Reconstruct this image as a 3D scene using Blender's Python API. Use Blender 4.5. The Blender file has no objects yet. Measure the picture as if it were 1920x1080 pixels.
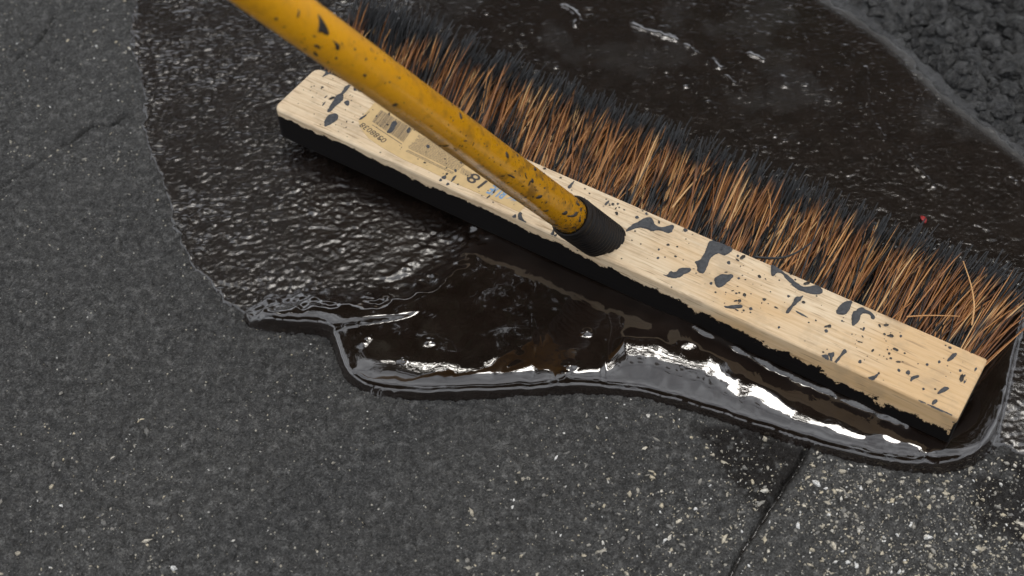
import bpy, bmesh, math, random
import numpy as np
from mathutils import Vector, Matrix

random.seed(7)
rng = np.random.default_rng(7)
scene = bpy.context.scene
R = math.radians

# ------------------------------------------------------------------ camera
PITCH = 50.0                       # degrees below the horizon
F_PX = 2637.0                      # focal length in photo pixels (1920 wide)
H_TOP = 0.037                      # height of the top of the broom block
CAM_Z = 0.614 + H_TOP
cam_d = bpy.data.cameras.new('camera')
cam = bpy.data.objects.new('camera', cam_d)
scene.collection.objects.link(cam)
cam.location = (0, 0, CAM_Z)
cam.rotation_euler = (R(90 - PITCH), 0, 0)
cam_d.sensor_width = 36.0
cam_d.lens = F_PX / 1920 * 36.0
cam_d.clip_start = 0.01
cam_d.clip_end = 400
cam_d.dof.use_dof = True
cam_d.dof.focus_distance = 0.80
cam_d.dof.aperture_fstop = 9.0
scene.camera = cam

# ------------------------------------------------------------------ sky and sun
SUN_EL, SUN_AZ = 70.0, 4.0       # azimuth measured clockwise from +Y; the light comes from there
world = bpy.data.worlds.new('World')
scene.world = world
world.use_nodes = True
wn, wl = world.node_tree.nodes, world.node_tree.links
wn.clear()
w_out = wn.new('ShaderNodeOutputWorld')
w_bg = wn.new('ShaderNodeBackground'); w_bg.inputs['Strength'].default_value = 0.12
w_sky = wn.new('ShaderNodeTexSky'); w_sky.sky_type = 'NISHITA'; w_sky.sun_disc = False
w_sky.sun_elevation = R(SUN_EL); w_sky.sun_rotation = R(SUN_AZ)
w_sky.dust_density = 1.5
w_tc = wn.new('ShaderNodeTexCoord')
w_map = wn.new('ShaderNodeMapping'); w_map.inputs['Scale'].default_value = (1.0, 1.0, 1.9)
w_n = wn.new('ShaderNodeTexNoise'); w_n.inputs['Scale'].default_value = 3.2; w_n.inputs['Detail'].default_value = 8.0
w_n.inputs['Roughness'].default_value = 0.58
w_r = wn.new('ShaderNodeValToRGB')
w_r.color_ramp.elements[0].position = 0.30; w_r.color_ramp.elements[1].position = 0.44
w_n2 = wn.new('ShaderNodeTexNoise'); w_n2.inputs['Scale'].default_value = 5.0; w_n2.inputs['Detail'].default_value = 6.0
w_r2 = wn.new('ShaderNodeValToRGB')
w_r2.color_ramp.elements[0].position = 0.35; w_r2.color_ramp.elements[0].color = (5.5, 5.7, 6.2, 1)
w_r2.color_ramp.elements[1].position = 0.65; w_r2.color_ramp.elements[1].color = (15.5, 15.9, 16.6, 1)
w_mix = wn.new('ShaderNodeMixRGB')
wl.new(w_tc.outputs['Generated'], w_map.inputs['Vector'])
wl.new(w_map.outputs['Vector'], w_n.inputs['Vector']); wl.new(w_map.outputs['Vector'], w_n2.inputs['Vector'])
wl.new(w_n.outputs['Fac'], w_r.inputs['Fac']); wl.new(w_n2.outputs['Fac'], w_r2.inputs['Fac'])
wl.new(w_r.outputs['Color'], w_mix.inputs['Fac'])
wl.new(w_sky.outputs['Color'], w_mix.inputs['Color1']); wl.new(w_r2.outputs['Color'], w_mix.inputs['Color2'])
wl.new(w_mix.outputs['Color'], w_bg.inputs['Color']); wl.new(w_bg.outputs['Background'], w_out.inputs['Surface'])

sun_d = bpy.data.lights.new('sun', 'SUN')
sun_d.energy = 2.2; sun_d.angle = R(22); sun_d.color = (1.0, 0.95, 0.87)
sun = bpy.data.objects.new('sun', sun_d)
scene.collection.objects.link(sun)
sd = Vector((math.sin(R(SUN_AZ)) * math.cos(R(SUN_EL)), math.cos(R(SUN_AZ)) * math.cos(R(SUN_EL)), math.sin(R(SUN_EL))))
sun.rotation_euler = sd.to_track_quat('Z', 'Y').to_euler()
sun.location = (0, 0, 5)

scene.view_settings.view_transform = 'Standard'
scene.view_settings.look = 'None'
scene.view_settings.gamma = 1.0
scene.view_settings.use_curve_mapping = False
scene.view_settings.exposure = 0.10
scene.render.engine = 'CYCLES'
scene.cycles.use_denoising = True
scene.cycles.max_bounces = 6

# ------------------------------------------------------------------ helpers
CP, SP = math.cos(R(PITCH)), math.sin(R(PITCH))
def ray(px, py):
    a, b = (px - 960) / F_PX, (540 - py) / F_PX
    return Vector((a, b * SP + CP, b * CP - SP))
def U(px, py, z=0.0):
    d = ray(px, py)
    return Vector((0, 0, CAM_Z)) + d * ((z - CAM_Z) / d.z)

def tag(o, label=None, cat=None, group=None, kind=None):
    if label: o['label'] = label
    if cat: o['category'] = cat
    if group: o['group'] = group
    if kind: o['kind'] = kind
    return o
def link(name, me, mat=None, parent=None):
    o = bpy.data.objects.new(name, me)
    scene.collection.objects.link(o)
    if mat is not None and me is not None and len(me.materials) == 0: me.materials.append(mat)
    if parent: o.parent = parent
    return o
def mesh_np(name, verts, faces, smooth=True, attrs=None):
    """verts (n,3); faces (m,4) or (m,3)"""
    verts = np.asarray(verts, dtype=np.float32); faces = np.asarray(faces, dtype=np.int32)
    me = bpy.data.meshes.new(name)
    k = faces.shape[1]
    me.vertices.add(len(verts)); me.vertices.foreach_set('co', verts.ravel())
    me.loops.add(faces.size); me.loops.foreach_set('vertex_index', faces.ravel())
    me.polygons.add(len(faces))
    me.polygons.foreach_set('loop_start', np.arange(0, faces.size, k, dtype=np.int32))
    me.polygons.foreach_set('loop_total', np.full(len(faces), k, dtype=np.int32))
    me.polygons.foreach_set('use_smooth', np.full(len(faces), smooth, dtype=bool))
    me.update(calc_edges=True)
    for an, av in (attrs or {}).items():
        a = me.attributes.new(an, 'FLOAT', 'POINT')
        a.data.foreach_set('value', np.asarray(av, dtype=np.float32).ravel())
    return me

def _hash(ix, iy, seed):
    h = (ix * 374761393 + iy * 668265263 + seed * 974711 + 12345) & 0xFFFFFFFF
    h = ((h ^ (h >> 13)) * 1274126177) & 0xFFFFFFFF
    h = ((h ^ (h >> 16)) * 2246822519) & 0xFFFFFFFF
    return ((h ^ (h >> 15)) & 0xFFFFFF) / float(0xFFFFFF)
def vnoise(x, y, seed=0):
    """smooth value noise, about -1..1"""
    xi = np.floor(x).astype(np.int64); yi = np.floor(y).astype(np.int64)
    fx = x - xi; fy = y - yi
    fx = fx * fx * fx * (fx * (fx * 6 - 15) + 10); fy = fy * fy * fy * (fy * (fy * 6 - 15) + 10)
    a = _hash(xi, yi, seed); b = _hash(xi + 1, yi, seed); c = _hash(xi, yi + 1, seed); d = _hash(xi + 1, yi + 1, seed)
    return ((a + (b - a) * fx) * (1 - fy) + (c + (d - c) * fx) * fy) * 2 - 1
def fbm(x, y, wl, octs=3, seed=0, gain=0.5):
    s = 0; a = 1.0
    for k in range(octs):
        c, sn = math.cos(0.6 + k), math.sin(0.6 + k)
        s = s + a * vnoise((x * c - y * sn) / wl + 17.3 * k, (x * sn + y * c) / wl - 9.1 * k, seed + k)
        wl *= 0.5; a *= gain
    return s
def sstep(a, b, x):
    t = np.clip((x - a) / (b - a), 0, 1)
    return t * t * (3 - 2 * t)
def seg_dist(x, y, pts, closed):
    d2 = np.full(np.shape(x), 1e9)
    n = len(pts)
    for i in range(n if closed else n - 1):
        x0, y0 = pts[i]; x1, y1 = pts[(i + 1) % n]
        ex, ey = x1 - x0, y1 - y0
        t = np.clip(((x - x0) * ex + (y - y0) * ey) / (ex * ex + ey * ey + 1e-18), 0, 1)
        d2 = np.minimum(d2, (x - x0 - t * ex) ** 2 + (y - y0 - t * ey) ** 2)
    return np.sqrt(d2)
def inside(x, y, pts):
    r = np.zeros(np.shape(x), dtype=bool)
    n = len(pts)
    for i in range(n):
        x0, y0 = pts[i]; x1, y1 = pts[(i + 1) % n]
        if y0 == y1: continue
        c = ((y0 > y) != (y1 > y)) & (x < (x1 - x0) * (y - y0) / (y1 - y0) + x0)
        r ^= c
    return r
def sdf(x, y, pts):
    d = seg_dist(x, y, pts, True)
    return np.where(inside(x, y, pts), d, -d)
def chaikin(pts, n=2, closed=True):
    p = [tuple(q) for q in pts]
    for _ in range(n):
        q = []
        m = len(p)
        if not closed: q.append(p[0])
        for i in range(m if closed else m - 1):
            a, b = p[i], p[(i + 1) % m]
            q += [(a[0] * .75 + b[0] * .25, a[1] * .75 + b[1] * .25), (a[0] * .25 + b[0] * .75, a[1] * .25 + b[1] * .75)]
        if not closed: q.append(p[-1])
        p = q
    return p
def G(pts, n=1, closed=True, z=0.0):
    """photo outline laid on the ground plane, as (x, y) metres"""
    return [(U(a, b, z).x, U(a, b, z).y) for a, b in chaikin(pts, n, closed)]

class N:
    """tiny node-material helper"""
    def __init__(s, name):
        s.m = bpy.data.materials.new(name); s.m.use_nodes = True
        s.n, s.l = s.m.node_tree.nodes, s.m.node_tree.links
        s.b = s.n['Principled BSDF']
    def new(s, t, **kw):
        o = s.n.new(t)
        for k, v in kw.items():
            if k in o.inputs: o.inputs[k].default_value = v
            else: setattr(o, k, v)
        return o
    def set(s, **kw):
        for k, v in kw.items(): s.b.inputs[k.replace('_', ' ')].default_value = v
        return s
    def coord(s, scale=(1, 1, 1), kind='Object'):
        t = s.new('ShaderNodeTexCoord'); mp = s.new('ShaderNodeMapping'); mp.inputs['Scale'].default_value = scale
        s.l.new(t.outputs[kind], mp.inputs['Vector']); return mp.outputs['Vector']
    def noise(s, vec, scale, detail=4, rough=.5):
        o = s.new('ShaderNodeTexNoise', Scale=scale, Detail=detail, Roughness=rough); s.l.new(vec, o.inputs['Vector']); return o.outputs['Fac']
    def vor(s, vec, scale, out='Distance', feature='F1'):
        o = s.new('ShaderNodeTexVoronoi', Scale=scale); o.feature = feature; s.l.new(vec, o.inputs['Vector']); return o.outputs[out]
    def ramp(s, fac, stops):
        o = s.new('ShaderNodeValToRGB'); e = o.color_ramp.elements
        while len(e) < len(stops): e.new(0.5)
        for el, (p, c) in zip(e, stops):
            el.position = p; el.color = (c, c, c, 1) if not isinstance(c, tuple) else (*c, 1)
        s.l.new(fac, o.inputs['Fac']); return o.outputs['Color']
    def mix(s, fac, a, b, mode='MIX'):
        o = s.new('ShaderNodeMixRGB', blend_type=mode)
        for k, v in (('Fac', fac), ('Color1', a), ('Color2', b)):
            if isinstance(v, (int, float)): o.inputs[k].default_value = v if k == 'Fac' else (v, v, v, 1)
            elif isinstance(v, tuple): o.inputs[k].default_value = (*v, 1)
            else: s.l.new(v, o.inputs[k])
        return o.outputs['Color']
    def math(s, op, a, b=0.0, c=None):
        o = s.new('ShaderNodeMath', operation=op)
        for i, v in enumerate((a, b, c)):
            if v is None: continue
            if isinstance(v, (int, float)): o.inputs[i].default_value = v
            else: s.l.new(v, o.inputs[i])
        return o.outputs[0]
    def attr(s, name):
        return s.new('ShaderNodeAttribute', attribute_name=name).outputs['Fac']
    def xyz(s, vec):
        o = s.new('ShaderNodeSeparateXYZ'); s.l.new(vec, o.inputs[0]); return o.outputs
    def bump(s, h, strength, dist):
        o = s.new('ShaderNodeBump', Strength=strength, Distance=dist); s.l.new(h, o.inputs['Height'])
        s.l.new(o.outputs['Normal'], s.b.inputs['Normal']); return o
    def to(s, sock, name):
        s.l.new(sock, s.b.inputs[name])

# ------------------------------------------------------------------ materials of the setting
def mat_asphalt():
    m = N('old_asphalt'); v = m.coord()
    big = m.noise(v, 9, 3); mid = m.noise(v, 170, 8, .78); fine = m.noise(v, 900, 3, .7)
    cells = m.vor(v, 230, 'Color')
    col = m.ramp(mid, [(.39, (.009, .0085, .008)), (.47, (.035, .034, .032)), (.55, (.070, .068, .064)), (.62, (.195, .190, .180))])  # stone and binder tones; the contrast also paints in sheen on the facets
    col = m.mix(.28, col, m.ramp(m.xyz(cells)[0], [(0, (.020, .020, .019)), (.8, (.066, .064, .061)), (1, (.13, .126, .118))]))
    col = m.mix(.22, col, m.ramp(big, [(.38, (.034, .033, .032)), (.62, (.074, .072, .067))]))
    col = m.mix(m.ramp(fine, [(.36, .85), (.47, 0.0)]), col, (.010, .0095, .009))
    col = m.mix(m.ramp(fine, [(.57, 0.0), (.68, .7)]), col, (.19, .187, .178))
    # pale mineral dust grains, denser on the worn slab (attribute 'worn')
    cell = m.vor(v, 520); sel = m.vor(v, 520, 'Color')
    selx = m.xyz(sel)[0]
    thr = m.math('SUBTRACT', 0.972, m.math('MULTIPLY', m.attr('worn'), .10))
    pick = m.math('MULTIPLY', m.math('GREATER_THAN', selx, thr), m.ramp(cell, [(.20, 1.0), (.38, 0.0)]))
    col = m.mix(pick, col, m.ramp(m.xyz(sel)[1], [(0, (.30, .29, .26)), (.6, (.46, .42, .33)), (1, (.62, .61, .58))]))
    # dry grey sealer skin and rough mix in the corner
    col = m.mix(m.attr('band'), col, m.ramp(mid, [(.38, (.036, .036, .037)), (.62, (.082, .082, .083))]))
    col = m.mix(m.attr('rough'), col, m.ramp(mid, [(.38, (.020, .020, .020)), (.62, (.085, .084, .082))]))
    col = m.mix(m.attr('damp'), col, (.010, .0078, .0068))
    m.to(col, 'Base Color')
    m.to(m.math('SUBTRACT', m.ramp(fine, [(.4, .55), (.6, .30)]), m.math('MULTIPLY', m.attr('damp'), .20)), 'Roughness')
    h = m.mix(.5, mid, fine)
    m.bump(h, 1.0, .0022)
    m.set(IOR=1.5); m.to(m.math('SUBTRACT', .40, m.math('MULTIPLY', m.attr('damp'), .25)), 'Specular IOR Level')
    return m.m
def mat_sealer(name='wet_sealer'):
    m = N(name); v = m.coord()
    fine = m.noise(v, 420, 4, .6); mid = m.noise(v, 70, 4, .55)
    bumpy = m.attr('bumpy')
    col = m.ramp(mid, [(.35, (.0095, .0060, .0044)), (.65, (.0150, .0102, .0078))])
    col = m.mix(m.attr('dry'), col, (.040, .039, .038))
    col = m.mix(m.attr('olive_tint'), col, (.032, .027, .021))
    m.to(col, 'Base Color')
    ro = m.math('ADD', m.math('MULTIPLY', bumpy, .17), m.math('MULTIPLY', m.attr('dry'), .3))
    m.to(m.math('ADD', ro, .055), 'Roughness'); m.to(m.math('ADD', ro, .035), 'Coat Roughness')
    o = m.bump(fine, 1.0, .0006)
    m.to(m.math('MULTIPLY', bumpy, .8), 'Normal') if False else m.l.new(m.math('MULTIPLY', bumpy, .75), o.inputs['Strength'])
    m.set(IOR=1.58, Coat_Weight=.65, Coat_IOR=1.6)
    return m.m
def mat_stone():
    m = N('dark_aggregate'); v = m.coord()
    a = m.noise(v, 1.3, 5, .65); f = m.noise(v, 6, 4, .65)
    i = m.new('ShaderNodeObjectInfo').outputs['Random']
    col = m.mix(i, m.ramp(a, [(.38, (.034, .034, .034)), (.62, (.15, .148, .144))]), m.ramp(a, [(.38, (.070, .069, .067)), (.62, (.25, .245, .235))]))
    m.to(col, 'Base Color'); m.set(Roughness=.55)
    m.bump(m.mix(.5, a, f), 1.0, .5)
    return m.m
def mat_chip():
    m = N('pale_chip_glint'); v = m.coord()
    t = m.attr('tone')
    col = m.ramp(t, [(0, (.13, .125, .115)), (.35, (.30, .28, .24)), (.7, (.50, .43, .30)), (1, (.68, .67, .64))])
    n = m.noise(v, 900, 3)
    col = m.mix(m.ramp(n, [(.35, .6), (.55, 0.0)]), col, (.07, .068, .063))
    m.to(col, 'Base Color'); m.set(Roughness=.5)
    return m.m
M_ASPHALT, M_SEALER, M_STONE, M_CHIP = mat_asphalt(), mat_sealer(), mat_stone(), mat_chip()

# ------------------------------------------------------------------ ground: asphalt sheet + sealer
STEP = 0.00105
X0, X1, Y0, Y1 = -0.43, 0.56, 0.335, 0.95
def axis(a, b, far):
    core = np.arange(a, b, STEP)
    out = []; d = STEP; p = core[-1]
    while p < far:
        d = min(d * 1.22, 6.0); p += d; out.append(p)
    lo = []; d = STEP; p = core[0]
    while p > -far:
        d = min(d * 1.22, 6.0); p -= d; lo.append(p)
    return np.concatenate([np.array(lo[::-1]), core, np.array(out)])
gx, gy = axis(X0, X1, 70), axis(Y0, Y1, 70)
XX, YY = np.meshgrid(gx, gy)                         # rows = y
near = ((XX > X0 - .05) & (XX < X1 + .05) & (YY > Y0 - .05) & (YY < Y1 + .05)).astype(float)

FILM = [(300, -260), (262, -40), (254, 10), (249, 55), (250, 108), (266, 150), (277, 195), (266, 240), (282, 300), (312, 352),
        (324, 420), (350, 490), (400, 545), (440, 585), (462, 606), (520, 622), (615, 629), (626, 655), (640, 702), (662, 728), (700, 744), (800, 752), (900, 748),
        (1040, 742), (1120, 739), (1200, 747), (1280, 767), (1400, 806), (1500, 840), (1600, 868), (1700, 887), (1790, 889), (1838, 868),
        (1872, 832), (1900, 850), (1960, 872), (2150, 900), (2400, 930), (2700, 1000), (2700, 900), (2300, 590), (2100, 436), (1930, 305), (1850, 243), (1780, 192), (1730, 142), (1690, 97), (1640, 60),
        (1590, 28), (1545, 0), (1440, -70), (1200, -260)]
POOL = [(455, 598), (470, 612), (520, 622), (615, 629), (626, 655), (640, 702), (662, 728), (700, 744), (800, 752), (900, 748), (1040, 742), (1120, 739),
        (1200, 747), (1280, 767), (1400, 806), (1500, 840), (1600, 868), (1700, 887), (1790, 889), (1838, 868), (1868, 822), (1886, 745), (1905, 660), (1925, 560),
        (1700, 470), (1300, 380), (900, 330), (800, 470), (700, 535), (520, 548), (455, 575)]
POOL_SOFT = [(1960, 540), (1925, 550), (1700, 470), (1300, 380), (900, 330), (830, 470), (760, 532), (620, 540), (520, 548), (440, 572)]
WETTRI = [(1300, 800), (1400, 808), (1514, 846), (1490, 890), (1432, 968), (1395, 935), (1365, 890), (1330, 850)]
ROUGH = [(1592, -20), (1622, 18), (1668, 52), (1712, 92), (1762, 132), (1802, 168), (1852, 218), (1898, 252), (1930, 282), (2100, 412), (2300, 566), (2800, 950), (3200, -300), (1500, -300), (1540, -60)]
LIP = [(440, 590), (470, 611), (520, 621), (620, 628), (645, 626), (700, 621), (760, 611), (790, 600), (806, 590), (830, 560), (800, 520), (480, 520)]
CRACK = [(1512, 848), (1488, 888), (1450, 940), (1432, 965), (1405, 1010), (1372, 1075), (1340, 1140)]
CRACK2 = [(-40, 372), (0, 356), (40, 325), (75, 298), (130, 262), (160, 240), (240, 222)]
CRACK3 = [(30, 110), (55, 85), (85, 45), (100, 35)]
RIDGES = [([(1850, 858), (1868, 822), (1886, 745), (1905, 660), (1922, 580)], .0016, .0016),
          ([(1305, 622), (1340, 635), (1400, 665), (1470, 700), (1560, 738), (1640, 772), (1700, 796)], .0022, .0022),
          ([(264, -20), (256, 10), (250, 50), (256, 85)], .0017, .0018),
          ([(1625, 130), (1625, 180), (1635, 225), (1657, 265)], .0009, .0010),
          ([(1700, 290), (1725, 330), (1750, 352)], .0008, .0010),
          ([(1185, 50), (1215, 62), (1264, 77)], .0016, .0019), ([(1215, 62), (1221, 84)], .0008, .0009),
          ([(1058, 14), (1076, 24), (1084, 36), (1078, 52)], .0014, .0017),
          ([(1284, 89), (1303, 102)], .0011, .0013), ([(1335, 113), (1348, 132)], .0011, .0014), ([(1405, 103), (1430, 117)], .0011, .0013),
          ([(1362, 146), (1377, 160)], .0008, .0010), ([(1095, 20), (1110, 20)], .0009, .0009), ([(1097, 32), (1112, 32)], .0009, .0009),
          ([(775, -5), (788, 12)], .0010, .0015), ([(1465, 148), (1474, 166)], .0010, .0020)]
LUMPS = [(500, 578, .0032, .0022), (806, 647, .0036, .0016), (756, 682, .0018, .0014), (1100, 629, .0030, .0020), (1068, 692, .0034, .0018), (1060, 706, .0022, .0014),
         (655, 698, .0055, .0022), (680, 650, .0022, .0012), (1120, 738, .0024, .0012), (1735, 856, .0030, .0016), (1196, 562, .0020, .0014), (548, 538, .0016, .0016),
         (566, 510, .0014, .0014), (1286, 166, .0016, .0014), (690, 640, .0018, .0010)]

fm = near > 0
fx, fy = XX[fm], YY[fm]
# asphalt relief
A = np.zeros_like(XX)
def worley(x, y, cell, seed):
    xs, ys = x / cell, y / cell
    xi = np.floor(xs).astype(np.int64); yi = np.floor(ys).astype(np.int64)
    f1 = np.full(x.shape, 9.0); f2 = np.full(x.shape, 9.0)
    for dx in (-1, 0, 1):
        for dy in (-1, 0, 1):
            cx, cy = xi + dx, yi + dy
            d = np.hypot(cx + _hash(cx, cy, seed) - xs, cy + _hash(cx, cy, seed + 1) - ys)
            f2 = np.minimum(f2, np.maximum(f1, d)); f1 = np.minimum(f1, d)
    return f1, f2
wx_, wy_ = fx + .0012 * fbm(fx, fy, .005, 2, 15), fy + .0012 * fbm(fx, fy, .005, 2, 16)
w1, w2 = worley(wx_, wy_, .0068, 201)
w3, w4 = worley(wx_, wy_, .0034, 205)
packed = .0015 * sstep(0, .34, w2 - w1) * (.6 + .4 * vnoise(fx / .009, fy / .009, 17)) + .0008 * sstep(0, .35, w4 - w3)
a = 0.0009 * fbm(fx, fy, .070, 2, 3) + 0.00040 * fbm(fx, fy * 1.3, .0085, 3, 11, .62) + packed - .0006
worn = sstep(-.02, .10, fx - .10 * (fy < 9)) * sstep(.56, .44, fy)
s_rough = .005 + sdf(fx, fy, G(ROUGH)) + .0018 * fbm(fx, fy, .010, 2, 31)
rough = sstep(-.001, .003, s_rough)
s_film = sdf(fx, fy, G(FILM, 2))
band = sstep(.001, -.002, s_film) * sstep(.12, .16, fx) * sstep(.62, .66, fy)
a = a * (1 - .5 * band)
coarse = 0.0045 * fbm(fx, fy, .016, 3, 41, .6) - .002
a = a + rough * (0.0022 + coarse) + band * (1 - rough) * .0012
dc = seg_dist(fx + .0006 * fbm(fx, fy, .010, 2, 51), fy + .0006 * fbm(fx, fy, .012, 2, 52), G(CRACK, 1, False), False)
a = a - .0055 * np.exp(-(dc / .0013) ** 2)
for cr, dep in ((CRACK2, .0062), (CRACK3, .0045)):
    d2 = seg_dist(fx + .003 * fbm(fx, fy, .016, 2, 53), fy + .003 * fbm(fx, fy, .016, 2, 54), G(cr, 1, False), False)
    a = a - dep * np.exp(-(d2 / .0016) ** 2) * (.65 + .45 * vnoise(fx / .02, fy / .02, 5))
A[fm] = a

# sealer: thin film following the asphalt, plus a deep pool pushed up ahead of the broom
blk_c = (U(585, 122, H_TOP) + U(520, 205, H_TOP) + U(1790, 782, H_TOP) + U(1860, 675, H_TOP)) / 4
ld = (U(1790, 782, H_TOP) - U(520, 205, H_TOP)) + (U(1860, 675, H_TOP) - U(585, 122, H_TOP))
THETA = math.atan2(ld.y, ld.x)
ly = -(fx - blk_c.x) * math.sin(THETA) + (fy - blk_c.y) * math.cos(THETA)     # across the broom, + = behind
lx = (fx - blk_c.x) * math.cos(THETA) + (fy - blk_c.y) * math.sin(THETA)
behind = sstep(.0, .05, ly) * sstep(-.26, -.20, lx)
s_f = s_film + .0009 * fbm(fx, fy, .006, 2, 61) + .0014 * fbm(fx, fy, .009, 3, 62, .7) * sstep(-.02, -.09, fx) + .0024 * fbm(fx, fy, .012, 3, 68) * sstep(.12, .16, fx) * sstep(.60, .64, fy)
s_tri = sdf(fx, fy, G(WETTRI, 0)) + .0035 * sstep(.0, .012, dc) * fbm(fx, fy, .012, 3, 71)
bumpA = ((1 - behind) * 1.0 + behind * .07) * (.12 + .88 * sstep(-.5, .8, fbm(fx, fy * 1.5, .040, 4, 83, .7)))
streak = fbm(fx + .4 * fy, fy * 1.6, .0052, 3, 81, .75) - .7 * np.abs(fbm(fx, fy * 1.9, .011, 2, 84))
grain = np.clip(vnoise(fx / .0021, fy / .0022, 91) - .62, 0, 1) * sstep(-.3, .6, fbm(fx, fy, .04, 3, 92))
film = a * (.36 - .16 * behind) + .0016 + .0009 * behind + bumpA * (.00034 * streak + .00019 * fbm(fx, fy * 1.5, .0026, 2, 85)) + behind * .0014 * grain
film = np.maximum(film, a + .0002)
film = np.where(s_f > 0, film * 1.0, 0) + (-.0022 + .0022 * sstep(-.0014, .0010, s_f)) + np.where(s_f > 0, 0, a * .55 + .0002)
tri = a * .35 + .0007 + .0006 * sstep(0, .004, s_tri) + .00020 * np.clip(vnoise(fx / .0019, fy / .0019, 95), -.6, 1) - .0022 * sstep(.0012, -.0012, s_tri) - .004 * np.exp(-(dc / .0012) ** 2)
s_pool = sdf(fx, fy, G(POOL, 2)) + .0004 * fbm(fx, fy, .010, 2, 63)
soft = seg_dist(fx, fy, G(POOL_SOFT, 1, False), False)
# how far the gentle slope runs in from the rim, along the front
kx = [U(p, q).x for p, q in ((450, 600), (620, 630), (660, 735), (1000, 745), (1045, 742), (1125, 740), (1175, 745), (1280, 765), (1385, 800), (1500, 840), (1700, 887), (1832, 868))]
kb = [.013, .013, .017, .019, .007, .009, .028, .038, .022, .017, .014, .004]
b = np.interp(fx, kx, kb) * (1 + .22 * fbm(fx, fy, .022, 2, 64))
h2, m1 = np.maximum(.0050, .0012 + .24 * b), .050
m0 = np.maximum(2 * h2 / b - m1, m1)
sp = np.clip(s_pool, 0, None)
sb = np.minimum(sp, b)
gentle = m0 * sb + (m1 - m0) * sb * sb / (2 * b) + m1 * .006 * (1 - np.exp(-np.clip(sp - b, 0, None) / .006))
rside = 1.0
steep = .0066 * np.sqrt(np.clip(1 - (1 - np.clip(sp / .0044, 0, 1)) ** 2.2, 0, 1))
pool = steep + gentle - np.clip(h2 - .0050, 0, None) * (1 - np.exp(-np.clip(sp - b, 0, None) / .040))
pool = np.where(s_pool < 0, np.maximum(s_pool * 4.0, -.005), pool)
pool += sstep(.002, .010, sp) * (.00004 * fbm(fx, fy, .022, 3, 65, .5) + .000028 * fbm(fx, fy * 1.3, .006, 3, 66, .6))
s_lip = sdf(fx, fy, G(LIP, 1, True, .005))
lipfade = sstep(U(812, 600).x, U(690, 600).x, fx)
sl = np.clip(s_lip, 0, None)
pool += np.where(s_lip > 0, .0034 * lipfade * np.sqrt(np.clip(1 - (1 - np.clip(sl / .0034, 0, 1)) ** 2, 0, 1)) * np.exp(-np.clip(sl - .008, 0, None) / .016), 0)
wp = np.where(s_pool > 0, sstep(.0, .030, soft + .004 * fbm(fx, fy, .012, 3, 67)), 1.0)
wp = wp * (1 - (1 - sstep(.010, -.020, ly)) * sstep(ld.length / 4 + .012, ld.length / 4 - .018, lx))
level = film * (1 - wp) + pool * wp
sealer = np.where((s_pool > -.0025), np.maximum(np.where(s_pool > 0, level, pool), np.where(s_f > 0.0, film, -1)), film)
damp = .85 * sstep(-.004, .003, s_tri) * sstep(-.5, .1, .55 + fbm(fx, fy, .004, 3, 96))
cdm = U(1905, 935)
damp = np.maximum(damp, .75 * sstep(.2, .8, np.exp(-(((fx - cdm.x) / .030) ** 2 + ((fy - cdm.y) / .028) ** 2)) * (1 + .8 * fbm(fx, fy, .012, 3, 97))))
for kk, (pl, hh, ww) in enumerate(RIDGES):
    zz = .011 if kk in (0, 1) else .001
    d = seg_dist(fx + .0008 * fbm(fx, fy, .006, 2, 55), fy + .0008 * fbm(fx, fy, .006, 2, 56), G(pl, 1, False, zz), False)
    sealer = sealer + hh * np.exp(-(d / ww) ** 2) * (.75 + .35 * vnoise(fx / .008, fy / .008, 57))
for px, py, rr, hh in LUMPS:
    c = U(px, py, .009 if py > 560 else .001)
    e = np.hypot((fx - c.x) * (1 + .3 * vnoise(fx / .004, fy / .004, 58)), (fy - c.y) * 1.3)
    sealer = sealer + .7 * hh * np.exp(-(e / rr) ** 2)
sealer = sealer + .0009 * np.exp(-((s_f - .0012) / .0009) ** 2) * sstep(-.06, -.11, fx) * (s_pool < -.004) * (.7 + .6 * vnoise(fx / .006, fy / .006, 59))
poolmask = np.where(s_pool > 0, wp, 0)
bumpy = np.clip(1 - poolmask, 0, 1) * (1 - .35 * behind)
dry = behind * sstep(.25, .9, fbm(fx, fy, .05, 4, 99, .6)) * .16
dry = np.maximum(dry, .8 * sstep(.012, .0, s_film) * sstep(.12, .16, fx) * sstep(.62, .66, fy))
c1, c2 = U(745, 655), U(700, 690)
olive_tint = .75 * np.exp(-(((fx - c1.x) / .020) ** 2 + ((fy - c1.y) / .014) ** 2)) * sstep(-.25, .35, fbm(fx, fy, .018, 3, 98))  # olive-brown patches mixed into the sealer colour
c3 = U(530, 595)
olive_tint = np.maximum(olive_tint, .5 * np.exp(-(((fx - c3.x) / .016) ** 2 + ((fy - c3.y) / .005) ** 2)))

NX, NY = len(gx), len(gy)
idx = np.arange(NX * NY).reshape(NY, NX)
quads = np.stack([idx[:-1, :-1], idx[:-1, 1:], idx[1:, 1:], idx[1:, :-1]], -1).reshape(-1, 4)
full = lambda v: (lambda o: (o.__setitem__(fm, v), o)[1])(np.zeros_like(XX)).ravel()
me = mesh_np('asphalt', np.stack([XX.ravel(), YY.ravel(), A.ravel()], -1), quads, True,
             {'worn': full(worn), 'band': full(band * (1 - rough)), 'rough': full(rough), 'damp': full(damp)})
asphalt = tag(link('asphalt_ground', me, M_ASPHALT), 'worn grey asphalt paving with a dark crack and pale stone specks', kind='structure')

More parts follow.
